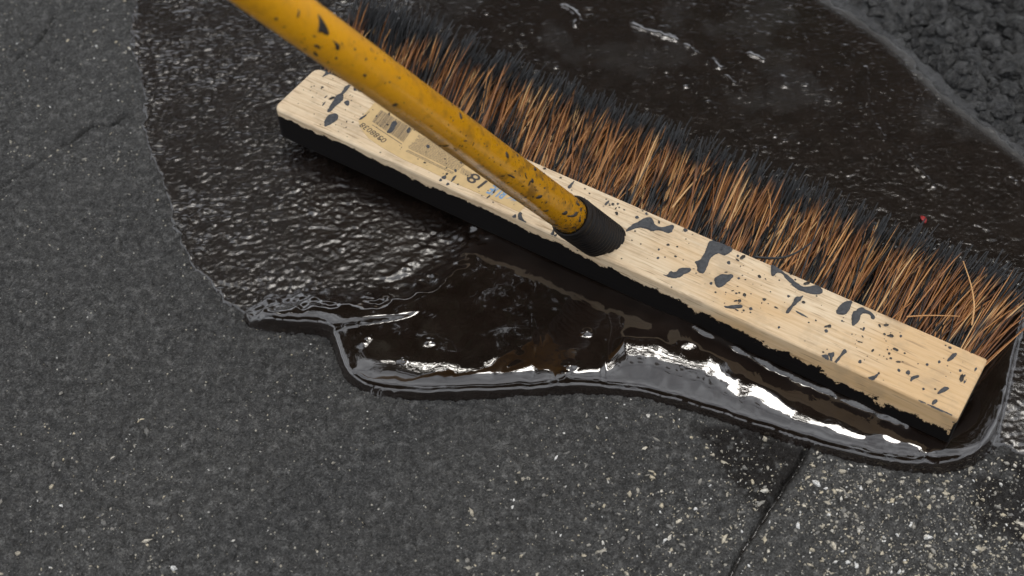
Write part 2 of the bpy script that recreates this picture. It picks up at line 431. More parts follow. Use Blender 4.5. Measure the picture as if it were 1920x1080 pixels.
Sfull = np.full_like(XX, -1.0); Sfull[fm] = sealer
lev = Sfull.ravel() - A.ravel()
keep = lev > -.0012
qk = keep[quads].any(1) & fm.ravel()[quads].all(1)
qs = quads[qk]
used = np.unique(qs); remap = np.full(NX * NY, -1); remap[used] = np.arange(len(used))
at = {'bumpy': full(bumpy)[used], 'dry': full(dry)[used], 'olive_tint': full(olive_tint)[used]}
me = mesh_np('sealer', np.stack([XX.ravel()[used], YY.ravel()[used], np.maximum(Sfull.ravel()[used], A.ravel()[used] - .003)], -1), remap[qs], True, at)
sealer_o = tag(link('sealer_pool', me, M_SEALER), 'glossy black-brown liquid sealer spread and pooled over the asphalt', 'sealer', kind='stuff')

def ground_z(x, y):
    i = int(np.clip(np.searchsorted(gx, x), 0, NX - 1)); j = int(np.clip(np.searchsorted(gy, y), 0, NY - 1))
    return A[j, i], Sfull[j, i]

# rough aggregate stones in the corner: each a piece of the ground
def stone_mesh(k):
    bm = bmesh.new(); bmesh.ops.create_icosphere(bm, subdivisions=3, radius=1.0)
    r = random.Random(100 + k)
    off = Vector((r.uniform(0, 50), r.uniform(0, 50), r.uniform(0, 50)))
    from mathutils import noise as mn
    cuts = [Vector((r.gauss(0, 1), r.gauss(0, 1), r.gauss(0, 1))).normalized() for _ in range(6)]
    for v in bm.verts:
        p = v.co.copy()
        for c in cuts:
            d = p.dot(c)
            if d > .62: p -= c * (d - .62) * .9
        p *= 1 + .42 * mn.noise(p * 1.5 + off) + .22 * mn.noise(p * 3.4 + off) + .10 * mn.noise(p * 8 + off)
        p.z *= .75
        v.co = p
    me = bpy.data.meshes.new('stone'); bm.to_mesh(me); bm.free()
    me.polygons.foreach_set('use_smooth', [True] * len(me.polygons)); me.materials.append(M_STONE)
    return me
stones = [stone_mesh(k) for k in range(10)]
rp = G(ROUGH)
cnt = 0; tries = 0; placed = []
while cnt < 290 and tries < 9000:
    tries += 1
    px, py = random.uniform(1590, 1990), random.uniform(-50, 320)
    p = U(px, py, .003)
    if float(sdf(np.array([p.x]), np.array([p.y]), rp)[0]) < -.003: continue
    rr = random.choice([.0026, .003, .0035, .0045, .0055, .0065, .0075])
    if any((p.x - q[0]) ** 2 + (p.y - q[1]) ** 2 < (.62 * (rr + q[2])) ** 2 for q in placed): continue
    placed.append((p.x, p.y, rr))
    o = link('aggregate_stone', stones[cnt % 10], None, asphalt)
    o.location = (p.x, p.y, ground_z(p.x, p.y)[0] + rr * random.uniform(.0, .35))
    o.scale = (rr * random.uniform(.9, 1.35), rr * random.uniform(.75, 1.1), rr * random.uniform(.7, 1.0))
    o.rotation_euler = (random.uniform(-.5, .5), random.uniform(-.5, .5), random.uniform(0, 6.28))
    cnt += 1

# pale stone chips set in the worn surface, too many to count; the tiniest stand in for glints
def vn1(x, y): return .5 + .5 * float(vnoise(np.array([x]), np.array([y]), 77)[0])
crk = G(CRACK, 1, False)
def chips():
    V, Fc, T = [], [], []
    def add(p, z, r, tone):
        n = random.choice([4, 5, 5, 6]); a0 = random.uniform(0, 6.28); b0 = len(V)
        ex = random.uniform(1.0, 2.3); ca, sa = math.cos(a0), math.sin(a0)
        ring = []
        for k in range(n):
            t = 6.2832 * (k + random.uniform(-.25, .25)) / n; q = random.uniform(.5, 1.2)
            lx_, ly_ = math.cos(t) * r * q * ex, math.sin(t) * r * q
            ring.append((lx_ * ca - ly_ * sa, lx_ * sa + ly_ * ca))
        for x_, y_ in ring: V.append((p.x + x_, p.y + y_, z - .0006)); T.append(tone)
        for x_, y_ in ring: V.append((p.x + x_ * .72, p.y + y_ * .72, z + r * random.uniform(.10, .30))); T.append(tone)
        V.append((p.x, p.y, z + r * .32)); T.append(tone)
        for k in range(n):
            k2 = (k + 1) % n
            Fc.append((b0 + k, b0 + k2, b0 + n + k2)); Fc.append((b0 + k, b0 + n + k2, b0 + n + k)); Fc.append((b0 + n + k, b0 + n + k2, b0 + 2 * n))
    n = 0
    while n < 6000:
        px, py = random.uniform(-20, 1940), random.uniform(0, 1100)
        w = .05
        if py > 720: w = .06 + .9 * max(0, min(1, (px - 820) / 850)) ** 1.2 * max(0, min(1, (py - 760) / 170))
        if px < 330 and py > 780: w = max(w, .12)
        if px < 250 and py < 330: w = max(w, .14)
        if random.random() > w * (.35 + 1.3 * max(0, vn1(px / 70, py / 70))): continue
        p = U(px, py)
        za, zs = ground_z(p.x, p.y)
        if zs > za - .0002 or (px > 1560 and py < 330): continue
        if float(seg_dist(np.array([p.x]), np.array([p.y]), crk, False)[0]) < .004: continue
        r = min(.0017, .00022 * math.exp(abs(random.gauss(0, .85))))
        if w < .08: r *= .62
        add(p, za, r, min(1, max(0, random.gauss(.45, .33))))
        n += 1
    return mesh_np('chips', V, Fc, False, {'tone': T})
ch = tag(link('chips_and_glints', chips(), M_CHIP, asphalt), 'pale cream and white stone chips showing in the worn asphalt, plus tiny painted glints', kind='stuff')

# ------------------------------------------------------------------ broom materials
HL_NOM = ld.length / 4
def mat_wood():
    m = N('beech_wood'); v = m.coord((3, 60, 60)); vo = m.coord()
    g1 = m.noise(v, 9, 5, .6); big = m.noise(m.coord((9, 26, 26)), 1.0, 3)
    v2 = m.coord((55, 700, 700)); fl = m.noise(v2, 1.0, 2, .5)
    col = m.ramp(g1, [(.34, (.53, .385, .235)), (.47, (.665, .505, .325)), (.62, (.73, .585, .40))])
    X, Y, Z = m.xyz(vo)
    warm = m.math('MULTIPLY', m.ramp(m.math('ADD', m.math('MULTIPLY', X, 1.8), m.math('MULTIPLY', m.math('SUBTRACT', big, .5), 1.3)), [(.06, 0.0), (.34, 1.0)]), .62)
    col = m.mix(warm, col, (.60, .36, .145))
    col = m.mix(m.ramp(fl, [(.60, 0.0), (.70, .6)]), col, (.25, .145, .065))
    dirt = m.noise(vo, 60, 5, .6)
    col = m.mix(m.ramp(dirt, [(.50, 0.0), (.68, .42)]), col, (.33, .24, .15))
    # sealer soaked over the sides: ragged line that rises and falls along the length
    n = m.noise(vo, 75, 8, .72); n2 = m.noise(m.coord((14, 1, 1)), 1.0, 2)
    line = m.math('ADD', m.math('MULTIPLY', m.math('SUBTRACT', n, .5), m.math('MULTIPLY_ADD', m.math('MAXIMUM', X, 0.0), .12, .014)), m.math('MULTIPLY', m.math('SUBTRACT', n2, .5), .010))
    # distance below the top: small at the left end, larger at the right
    lim = m.math('SUBTRACT', H_TOP - .0055, m.math('MULTIPLY', m.math('MAXIMUM', m.math('ADD', X, .02), 0.0), .038))
    endf = m.math('MULTIPLY', m.math('GREATER_THAN', X, HL_NOM - .0012), m.math('ADD', .014, m.math('MULTIPLY', Y, .1)))
    coat = m.math('LESS_THAN', Z, m.math('ADD', m.math('ADD', lim, endf), line))
    coat = m.math('MULTIPLY', coat, m.math('LESS_THAN', Z, H_TOP - .0022))
    # tiny spatter in the grain
    sp = m.vor(vo, 260); sc = m.xyz(m.vor(vo, 260, 'Color'))[0]
    spk = m.math('MULTIPLY', m.math('GREATER_THAN', sc, .90), m.ramp(sp, [(.14, 1.0), (.20, 0.0)]))
    coat2 = m.math('MAXIMUM', coat, spk)
    col = m.mix(coat2, col, (.006, .005, .0048))
    m.to(col, 'Base Color')
    m.to(m.math('SUBTRACT', .58, m.math('MULTIPLY', coat, .05)), 'Roughness')
    m.to(m.math('SUBTRACT', .5, m.math('MULTIPLY', coat, .38)), 'Specular IOR Level')
    m.bump(m.math('ADD', m.mix(.5, g1, fl), m.math('MULTIPLY', coat, .8)), .25, .0006)
    return m.m
def mat_dried():
    m = N('dried_sealer'); v = m.coord()
    a = m.noise(v, 500, 4, .6)
    m.to(m.ramp(a, [(.3, (.030, .031, .034)), (.7, (.058, .060, .066))]), 'Base Color'); m.set(Roughness=.55)
    m.bump(a, .6, .0006)
    return m.m
def mat_drop():
    m = N('black_drop'); v = m.coord(); a = m.noise(v, 500, 3)
    m.to(m.ramp(a, [(.3, (.012, .009, .007)), (.7, (.026, .020, .015))]), 'Base Color'); m.set(Roughness=.42)
    return m.m
def mat_yellow():
    m = N('yellow_paint'); v = m.coord((26, 26, 8)); vo = m.coord()
    a = m.noise(v, 1.0, 5, .6); f = m.noise(vo, 130, 5, .65)
    col = m.ramp(a, [(.25, (.66, .285, .004)), (.6, (.84, .39, .004)), (.8, (.88, .43, .006))])
    zz = m.xyz(vo)[2]
    low = m.ramp(zz, [(.03, 1.0), (.26, .25)])
    grime = m.math('MULTIPLY', m.ramp(f, [(.50, 0.0), (.64, .85)]), low)
    col = m.mix(grime, col, (.14, .065, .014))
    sp = m.vor(vo, 300); sc = m.xyz(m.vor(vo, 300, 'Color'))[0]
    spk = m.math('MULTIPLY', m.math('GREATER_THAN', sc, .93), m.ramp(sp, [(.12, 1.0), (.2, 0.0)]))
    col = m.mix(m.math('MULTIPLY', spk, low), col, (.03, .018, .008))
    m.to(col, 'Base Color'); m.to(m.ramp(f, [(.3, .22), (.7, .42)]), 'Roughness')
    m.bump(f, .12, .0006); m.set(Coat_Weight=.12, Coat_Roughness=.15)
    return m.m
def mat_rubber():
    m = N('black_plastic'); v = m.coord(); a = m.noise(v, 120, 5, .6)
    m.to(m.ramp(a, [(.35, (.006, .0055, .0055)), (.72, (.020, .014, .010))]), 'Base Color'); m.to(m.ramp(a, [(.3, .34), (.7, .58)]), 'Roughness'); m.b.inputs['Specular IOR Level'].default_value = .16
    return m.m
def mat_bristle():
    m = N('bristle_fibre')
    t = m.attr('tone'); c = m.attr('coat')
    col = m.ramp(t, [(0, (.060, .024, .011)), (.3, (.175, .066, .022)), (.6, (.38, .160, .052)), (.85, (.58, .30, .11)), (1, (.68, .43, .20))])
    col = m.mix(c, col, m.ramp(t, [(0, (.006, .0062, .007)), (1, (.018, .019, .021))]))
    m.to(col, 'Base Color'); m.set(Roughness=.42)
    return m.m
def mat_flat(name, c, r=.6):
    m = N(name); v = m.coord(); a = m.noise(v, 260, 4)
    m.to(m.mix(m.ramp(a, [(.4, 0.0), (.8, .45)]), c, tuple(x * .72 for x in c)), 'Base Color'); m.set(Roughness=r)
    return m.m
M_WOOD, M_DRIED, M_DROP, M_YELLOW, M_RUBBER, M_BRISTLE = mat_wood(), mat_dried(), mat_drop(), mat_yellow(), mat_rubber(), mat_bristle()
M_PAPER = mat_flat('aged_label_paper', (.60, .42, .20), .5)
M_INK = mat_flat('faded_ink', (.16, .12, .085)); M_INK2 = mat_flat('dark_ink', (.055, .045, .04)); M_BLUE = mat_flat('blue_ink', (.17, .31, .48))

# ------------------------------------------------------------------ the push broom
c0 = Vector((blk_c.x, blk_c.y, 0))
broom = bpy.data.objects.new('push_broom', None); scene.collection.objects.link(broom)
broom.location = c0; broom.rotation_euler = (0, 0, THETA)
tag(broom, 'push broom with pale wooden block, yellow handle and tar-dipped brown bristles', 'broom')
BW = Matrix.Translation(c0) @ Matrix.Rotation(THETA, 4, 'Z'); BI = BW.inverted()
camL = BI @ Vector((0, 0, CAM_Z))
def rayL(px, py): return BI.to_3x3() @ ray(px, py)
def BL(px, py, z=H_TOP):
    d = rayL(px, py); return camL + d * ((z - camL.z) / d.z)
cs = [BL(*p) for p in ((585, 122), (520, 205), (1790, 782), (1860, 675))]
HL = (abs(cs[0].x) + abs(cs[1].x) + abs(cs[2].x) + abs(cs[3].x)) / 4
HW = (abs(cs[0].y) + abs(cs[1].y) + abs(cs[2].y) + abs(cs[3].y)) / 4
TH = .0245
print('BLOCK', HL * 2, HW * 2, THETA)
# wooden block: rounded slab with worn, softly bevelled edges
bm = bmesh.new()
bmesh.ops.create_cube(bm, size=1.0)
for v in bm.verts: v.co = Vector((v.co.x * HL * 2, v.co.y * HW * 2, H_TOP - TH / 2 + v.co.z * TH))
ve = [e for e in bm.edges if abs(e.verts[0].co.z - e.verts[1].co.z) > .01 and e.verts[0].co.x < 0]
bmesh.ops.bevel(bm, geom=ve, offset=.0055, segments=5, profile=.5, affect='EDGES')
ve = [e for e in bm.edges if abs(e.verts[0].co.z - e.verts[1].co.z) > .01 and e.verts[0].co.x > HL - .001]
bmesh.ops.bevel(bm, geom=ve, offset=.0016, segments=3, profile=.5, affect='EDGES')
he = [e for e in bm.edges if abs(e.verts[0].co.z - e.verts[1].co.z) < 1e-5 and len(e.link_faces) == 2 and abs(e.link_faces[0].normal.z - e.link_faces[1].normal.z) > .5]
bmesh.ops.bevel(bm, geom=he, offset=.0016, segments=3, profile=.5, affect='EDGES')
bmesh.ops.triangulate(bm, faces=[f for f in bm.faces if len(f.verts) > 4])
me = bpy.data.meshes.new('wood_block'); bm.to_mesh(me); bm.free()
block = link('wood_block', me, M_WOOD, broom)

def blob(name, pts, mapf, thick, mat, parent, jit=.00025, soft=.0012, seed=0, step=.00042):
    """a raised patch of dried sealer: outline pts in surface metres (u, v); mapf(u, v, h) -> xyz"""
    p = chaikin(pts, 1)
    us = [q[0] for q in p]; vs = [q[1] for q in p]
    mg = .0012
    U_, V_ = np.meshgrid(np.arange(min(us) - mg, max(us) + mg, step), np.arange(min(vs) - mg, max(vs) + mg, step))
    s = sdf(U_, V_, p) + jit * fbm(U_, V_, .0025, 2, seed)
    sp_ = np.clip(s / soft, 0, 1)
    h = thick * np.sqrt(np.clip(1 - (1 - sp_) ** 2, 0, 1)) * (.85 + .3 * vnoise(U_ / .0022, V_ / .0022, seed + 3))
    h = np.where(s < 0, np.maximum(s * .9, -.0004), h)
    ny, nx = U_.shape
    ii = np.arange(nx * ny).reshape(ny, nx)
    q = np.stack([ii[:-1, :-1], ii[:-1, 1:], ii[1:, 1:], ii[1:, :-1]], -1).reshape(-1, 4)
    kp = (s.ravel() > -.0003)[q].any(1); q = q[kp]
    if len(q) == 0: return None
    us_ = np.unique(q); rm = np.full(nx * ny, -1); rm[us_] = np.arange(len(us_))
    xyz = mapf(U_.ravel()[us_], V_.ravel()[us_], h.ravel()[us_])
    return link(name, mesh_np(name, xyz, rm[q], True), mat, parent)
top_map = lambda u, v, h: np.stack([u, v, H_TOP + h], -1)

def Z_(pts, ox, oy, s): return [(ox + x / s, oy + y / s) for x, y in pts]
def disc(x, y, r, n=9): return [(x + r * random.uniform(.75, 1.2) * math.cos(6.2832 * k / n), y + r * random.uniform(.75, 1.2) * math.sin(6.2832 * k / n)) for k in range(n)]
za = lambda *p: Z_(p, 500, 110, 6.0)
zb = lambda *p: Z_(p, 1160, 380, 4.155)
zc = lambda *p: Z_(p, 1460, 520, 3.483)
zd = lambda *p: Z_(p, 820, 280, 7.71)
zl = lambda *p: Z_(p, 660, 180, 7.714)
zs = lambda *p: Z_(p, 1020, 330, 6.355)
SPLATS = [
 za((950,290),(900,300),(850,365),(840,395),(790,410),(740,480),(700,550),(680,600),(720,595),(780,530),(850,475),(860,440),(850,410),(900,360),(940,310)),
 za((760,615),(690,640),(655,690),(645,775),(700,745),(790,700),(805,660),(800,630)),
 za((640,110),(665,140),(650,180),(620,212),(670,185),(745,165),(730,135)),
 za(*disc(905,500,30)), za(*disc(995,345,22)), za((680,410),(650,435),(645,450),(665,440),(685,420)), za((660,478),(615,535),(622,540),(662,490)),
 zb((50,225),(100,175),(150,150),(215,115),(255,118),(275,140),(275,170),(330,195),(370,185),(420,165),(432,185),(405,240),(350,228),(300,210),(260,225),(210,200),(150,195),(90,215)),
 zb((500,195),(510,237),(550,215)),
 zb((710,288),(690,340),(665,400),(635,450),(585,460),(610,490),(615,540),(665,555),(690,500),(720,420),(770,390),(800,400),(830,415),(900,370),(850,335),(790,310)),
 zb((335,555),(380,570),(400,530),(430,550),(480,510),(555,505),(565,530),(510,560),(460,590),(410,590)),
 zb((740,590),(765,575),(800,555),(830,560),(890,560),(890,585),(840,630),(790,665),(755,655)),
 zb((815,800),(840,812),(890,798),(965,798),(968,822),(890,828),(835,822)),
 zb((1190,480),(1185,570),(1210,575),(1230,545),(1270,550),(1310,600),(1380,670),(1440,695),(1520,715),(1580,715),(1590,665),(1530,640),(1480,660),(1430,655),(1370,610),(1320,570),(1260,520),(1220,490)),
 zb((1440,710),(1420,735),(1370,735),(1360,780),(1310,830),(1300,865),(1330,860),(1375,790),(1430,750)),
 zb((1365,838),(1430,862),(1490,900),(1450,893)),
 zb(*disc(858,466,15)), zb(*disc(142,115,13)), zb(*disc(215,86,11)), zb(*disc(312,365,11)), zb(*disc(1028,826,13)), zb(*disc(930,415,10)), zb(*disc(935,588,11)), zb(*disc(722,628,11)), zb(*disc(305,432,11)), zb(*disc(1248,970,12)), zb(*disc(1320,730,10)),
 zc((490,150),(430,155),(375,210),(380,240),(440,250),(465,200)),
 zc((480,225),(475,290),(485,325),(525,285),(535,240),(580,235),(605,250),(605,275),(627,275),(625,250),(600,225),(570,215),(550,195),(520,200),(510,220)),
 zc((275,505),(300,540),(320,545),(320,500)), zc((318,490),(335,545),(350,540),(365,488),(340,498)), zc((365,550),(400,510),(430,460),(450,490),(425,500),(390,550)),
 zc((570,695),(600,650),(650,628),(645,650),(600,695)), zc((858,685),(868,645),(917,638),(912,657),(885,662)), zc((1030,765),(1070,715),(1120,720),(1090,748),(1060,757)),
 zc((998,835),(1010,800),(1035,795),(1036,818)), zc((1098,547),(1130,500),(1165,495),(1155,520),(1115,547)), zc((900,800),(960,825),(1040,862),(1122,908),(1112,916),(1050,888),(960,848)),
 zc(*disc(1120,460,11)), zc(*disc(1048,553,11)), zc(*disc(845,620,14)), zc(*disc(530,550,14)), zc(*disc(1185,608,9)), zc(*disc(415,285,9)), zc(*disc(310,350,11)), zc((545,352),(552,325),(567,325),(558,350)), zc((1275,615),(1285,590),(1303,585),(1285,620)), zc((1180,672),(1215,633),(1220,640),(1190,675)), zc((1205,690),(1215,670),(1224,680),(1212,695)), zc(*disc(785,608,9)), zc(*disc(970,570,8)), zc(*disc(798,385,8)), zc(*disc(945,730,8)),
 zd((1210,895),(1160,960),(1148,1050),(1200,1062),(1262,1078),(1240,1010),(1220,960)), zd((1135,935),(1090,970),(1088,1005),(1122,990)),
 zd((130,350),(100,390),(50,405),(90,430),(128,430)), zd(*disc(265,315,24)), zd((285,370),(240,390),(210,440),(190,475),(240,455),(260,410)), zd(*disc(150,500,22)), zd(*disc(48,445,20)),
 zd((840,560),(800,635),(820,640),(850,580)), zd((765,665),(710,705),(725,708),(760,685)), zd(*disc(345,190,18)),
 zl((620,360),(560,400),(545,480),(495,530),(560,545),(600,500),(640,430),(655,380)), zl((820,455),(790,500),(800,545),(830,530),(860,470)), zl(*disc(1100,735,28)),
 zl((255,212),(200,270),(90,345),(125,350),(200,300),(265,222)), zl((350,268),(335,330),(355,310),(370,290)), zl((720,735),(675,785),(690,785),(722,750)),
 zs((370,45),(320,90),(275,135),(310,155),(340,110)), zs((775,282),(715,345),(740,352),(778,305)), zs(*disc(1110,493,18)), zs(*disc(1218,450,15)), zs((860,318),(870,350),(890,345),(895,320)), zs((120,620),(75,700),(95,715),(120,660)), zs((190,672),(110,720),(120,726),(192,682)),
]
for k, s in enumerate(SPLATS):
    pts = [(BL(*q).x, BL(*q).y) for q in s]
    pts = [(max(-HL + .001, min(HL - .001, a_)), max(-HW + .0004, min(HW - .0004, b_))) for a_, b_ in pts]
    ext = min(max(a_ for a_, _ in pts) - min(a_ for a_, _ in pts), max(b_ for _, b_ in pts) - min(b_ for _, b_ in pts))
    lift = .00025 if -HL + .04 < pts[0][0] < -.02 and abs(pts[0][1]) < HW else 0
    blob('sealer_splat', pts, lambda u, v, h, l=lift: np.stack([u, v, H_TOP + h + np.where(h > 0, l, 0)], -1), .0012 if ext > .003 else .0007, M_DRIED, block, seed=300 + k * 7)

def specks(name, samples, mapf, mat, parent):
    V, Fc = [], []
    for u, v, r, ang, ex in samples:
        n = 6; b0 = len(V); ca, sa = math.cos(ang), math.sin(ang)
        ring = []
        for k in range(n):
            t = 6.2832 * k / n; q = random.uniform(.75, 1.2)
            x_, y_ = math.cos(t) * r * ex * q, math.sin(t) * r * q
            ring.append((u + x_ * ca - y_ * sa, v + x_ * sa + y_ * ca))
        for a_, b_ in ring: V.append((a_, b_, -.00005))
        V.append((u, v, min(.0004, r * .5)))
        for k in range(n): Fc.append((b0 + k, b0 + (k + 1) % n, b0 + n))
    V = np.array(V)
    o = link(name, mesh_np(name, mapf(V[:, 0], V[:, 1], V[:, 2]), Fc, True), mat, parent)
    return tag(o, kind='stuff')
sm = []
for _ in range(900):
    u = random.uniform(-HL + .003, HL - .003); v = random.uniform(-HW + .002, HW - .002)
    if random.random() > .12 + .75 * max(0, 2 * vn1(u / .022, v / .016) - .9): continue
    sm.append((u, v, min(.0013, .00021 * math.exp(abs(random.gauss(0, .75)))), random.uniform(0, 3.14), random.choice([1, 1, 1.3, 2.2])))
specks('sealer_specks', sm, lambda u, v, h: np.stack([u, v, H_TOP + .0003 + h], -1), M_DROP, block)

# printed paper label on the block
lab = [(703, 192), (688, 210), (672, 226), (676, 240), (690, 258), (706, 270), (726, 282), (756, 299), (800, 318), (850, 342), (905, 366), (974, 398), (990, 380), (1010, 352), (900, 290), (780, 226)]
lp = [(BL(*q).x, BL(*q).y) for q in lab]
bm = bmesh.new()
lo = [bm.verts.new((x, y, H_TOP - .0001)) for x, y in lp]
hi = [bm.verts.new((x, y, H_TOP + .00022)) for x, y in lp]
bm.faces.new(hi)
for k in range(len(lp)):
    bm.faces.new((lo[k], lo[(k + 1) % len(lp)], hi[(k + 1) % len(lp)], hi[k]))
bmesh.ops.recalc_face_normals(bm, faces=bm.faces[:])
me = bpy.data.meshes.new('paper_label'); bm.to_mesh(me); bm.free()
label = tag(link('paper_label', me, M_PAPER, broom), 'torn cream paper label with barcode, 18 and blue print')
ZP = H_TOP + .00034
def strips(name, quads_px, mat):
    V, Fc = [], []
    for q in quads_px:
        b0 = len(V)
        for p in q: w = BL(*p, z=ZP); V.append((w.x, w.y, ZP))
        Fc.append((b0, b0 + 1, b0 + 2, b0 + 3))
    me = mesh_np(name, V, Fc, False)
    return link(name, me, mat, label)
# barcode: bars run between two edges of a quad
def lerp2(a, b, t): return (a[0] + (b[0] - a[0]) * t, a[1] + (b[1] - a[1]) * t)
q0, q1, q2, q3 = zl((420, 200), (880, 470), (740, 665), (290, 370))     # top-left, top-right, bottom-right, bottom-left
bars = []; t = 0.0
while t < .985:
    w = random.choice([.009, .009, .014, .02]); t2 = min(1, t + w)
    bars.append((lerp2(q3, q2, t), lerp2(q3, q2, t2), lerp2(q0, q1, t2), lerp2(q0, q1, t)))
    t = t2 + random.choice([.010, .012, .02])
strips('barcode', bars, M_INK)
lines = []
e0, e1, e2, e3 = zl((960, 560), (1720, 960), (1480, 1130), (760, 780))
for k in range(15):
    v_ = k / 14; t = random.uniform(0, .06)
    if k in (12,): continue
    while t < .97:
        w = random.uniform(.02, .075); t2 = min(.98, t + w)
        a_, b_ = lerp2(e0, e3, v_), lerp2(e1, e2, v_); c_, d_ = lerp2(e0, e3, v_ + .030), lerp2(e1, e2, v_ + .030)
        lines.append((lerp2(c_, d_, t), lerp2(c_, d_, t2), lerp2(a_, b_, t2), lerp2(a_, b_, t)))
        t = t2 + random.uniform(.006, .014)
f0, f1 = zl((290, 420), (720, 700))
lines.append(((f0[0], f0[1]), (f1[0], f1[1]), (f1[0] + .5, f1[1] - 1), (f0[0] + .5, f0[1] - 1)))
# pale hollow script beside the size
for k in range(13):
    a_ = zd((360 + k * 11.5, 262 + k * 6.5), (330 + k * 11.5 + (k % 3) * 6, 345 + k * 6.5))
    lines.append((a_[1], (a_[1][0] + .55, a_[1][1] + .2), (a_[0][0] + .55, a_[0][1] + .2), a_[0]))
strips('printed_lines', lines, M_INK)

def text_part(name, body, px_a, px_b, height, mat, shear=0.0, bold=0.0):
    """printed text whose baseline runs from photo point a to b on the label"""
    cu = bpy.data.curves.new(name, 'FONT'); cu.body = body; cu.size = 1.0; cu.shear = shear; cu.offset = bold; cu.resolution_u = 3
    tmp = bpy.data.objects.new('tmp', cu); scene.collection.objects.link(tmp)
    bpy.context.view_layer.update()
    me = bpy.data.meshes.new_from_object(tmp.evaluated_get(bpy.context.evaluated_depsgraph_get()))
    bpy.data.objects.remove(tmp); bpy.data.curves.remove(cu)
    co = np.array([v.co[:] for v in me.vertices]); x0, x1 = co[:, 0].min(), co[:, 0].max(); y0, y1 = co[:, 1].min(), co[:, 1].max()
    A_, B_ = BL(*px_a, z=ZP), BL(*px_b, z=ZP)
    ex = (B_ - A_); ln = ex.length; ex.normalize(); ey = Vector((-ex.y, ex.x, 0))
    for v in me.vertices:
        p = A_ + ex * ((v.co.x - x0) / (x1 - x0) * ln) + ey * ((v.co.y - y0) / (y1 - y0) * height)
        v.co = (p.x, p.y, ZP)
    return link(name, me, mat, label)
text_part('printed_number', '0388038', zl((515, 632))[0], zl((165, 382))[0], .0042, M_INK2)
text_part('printed_size', '18', zd((735, 462))[0], zd((535, 330))[0], .0085, M_INK2, 0, .01)
text_part('blue_wordmark', 'RUE', zd((1050, 600))[0], zd((800, 500))[0], .0085, M_BLUE, .25, .02)
sw = [zd((1190, 735), (1060, 690), (985, 712), (1070, 705)), zd((1190, 738), (1110, 715), (1050, 738), (1120, 733)), zd((1190, 742), (1140, 736), (1080, 748), (1150, 748))]
strips('blue_swoosh', [tuple(s) for s in sw], M_BLUE)

# ---- handle
P0 = BL(1126, 446)
d1 = rayL(512, 0); P1 = camL + d1 * .575
ax = (P1 - P0).normalized()
RH = .0104
HLEN = 1.35
def frame(d):
    z = d.normalized(); x = Vector((0, 0, 1)).cross(z).normalized(); y = z.cross(x)
    return Matrix((x, y, z)).transposed()
HM = frame(ax)
def lathe(prof, seg=40):
    V, Fc = [], []
    for r, z in prof:
        for k in range(seg):
            t = 6.283185 * k / seg; V.append((r * math.cos(t), r * math.sin(t), z))
    for i in range(len(prof) - 1):
        for k in range(seg):
            k2 = (k + 1) % seg
            Fc.append((i * seg + k, i * seg + k2, (i + 1) * seg + k2, (i + 1) * seg + k))
    return V, Fc
SOCK = .0395
V, Fc = lathe([(.002, .004), (RH, .004), (RH, .3), (RH, .6), (RH, .95), (RH, HLEN - .12), (RH, HLEN - .004), (RH * .8, HLEN), (.0005, HLEN + .001)], 56)
hm = mesh_np('handle', V, Fc)
handle = link('handle', hm, M_YELLOW, broom)
handle.matrix_local = Matrix.Translation(P0) @ HM.to_4x4()
RS = .0128
prof = [(RH + .0002, -.012), (RS, -.012)]
z = -.012
while z < SOCK - .010:
    prof += [(RS, z), (RS + .0001, z + .0012), (RS - .0015, z + .0017), (RS - .0015, z + .0023), (RS, z + .0028)]; z += .0031
prof += [(RS, z), (RS + .0002, SOCK - .006), (RS - .0010, SOCK - .0052), (RS - .0010, SOCK - .0046), (RS + .0001, SOCK - .0038), (RS - .0001, SOCK - .0016), (RS - .0008, SOCK - .0004), (RS - .0018, SOCK), (RH + .0003, SOCK - .0004), (RH + .0002, SOCK - .004)]
V, Fc = lathe(prof, 64)
sock = link('threaded_socket', mesh_np('threaded_socket', V, Fc), M_RUBBER, broom)
sock.matrix_local = Matrix.Translation(P0) @ HM.to_4x4()
# sealer marks wrapped on the handle: surface coordinates u = along, v = round
HI = (Matrix.Translation(P0) @ HM.to_4x4()).inverted()
def HC(px, py):
    o = HI @ camL; d = (HI.to_3x3() @ rayL(px, py))
    a_ = d.x * d.x + d.y * d.y; b_ = o.x * d.x + o.y * d.y; c_ = o.x * o.x + o.y * o.y - RH * RH
    disc_ = b_ * b_ - a_ * c_
    t = (-b_ - math.sqrt(max(disc_, 0))) / a_
    p = o + d * t
    return p.z, math.atan2(p.y, p.x)
vc = HC(800, 205)[1]
def hand_map(u, v, h):
    t = v / RH + vc
    return np.stack([(RH + h) * np.cos(t), (RH + h) * np.sin(t), u], -1)
def HUV(q):
    u, t = HC(*q); dt = (t - vc + math.pi) % (2 * math.pi) - math.pi
    return (u, dt * RH)
ze = lambda *p: Z_(p, 430, 0, 6.352)
zf = lambda *p: Z_(p, 600, 60, 5.4)
zg = lambda *p: Z_(p, 860, 220, 4.908)
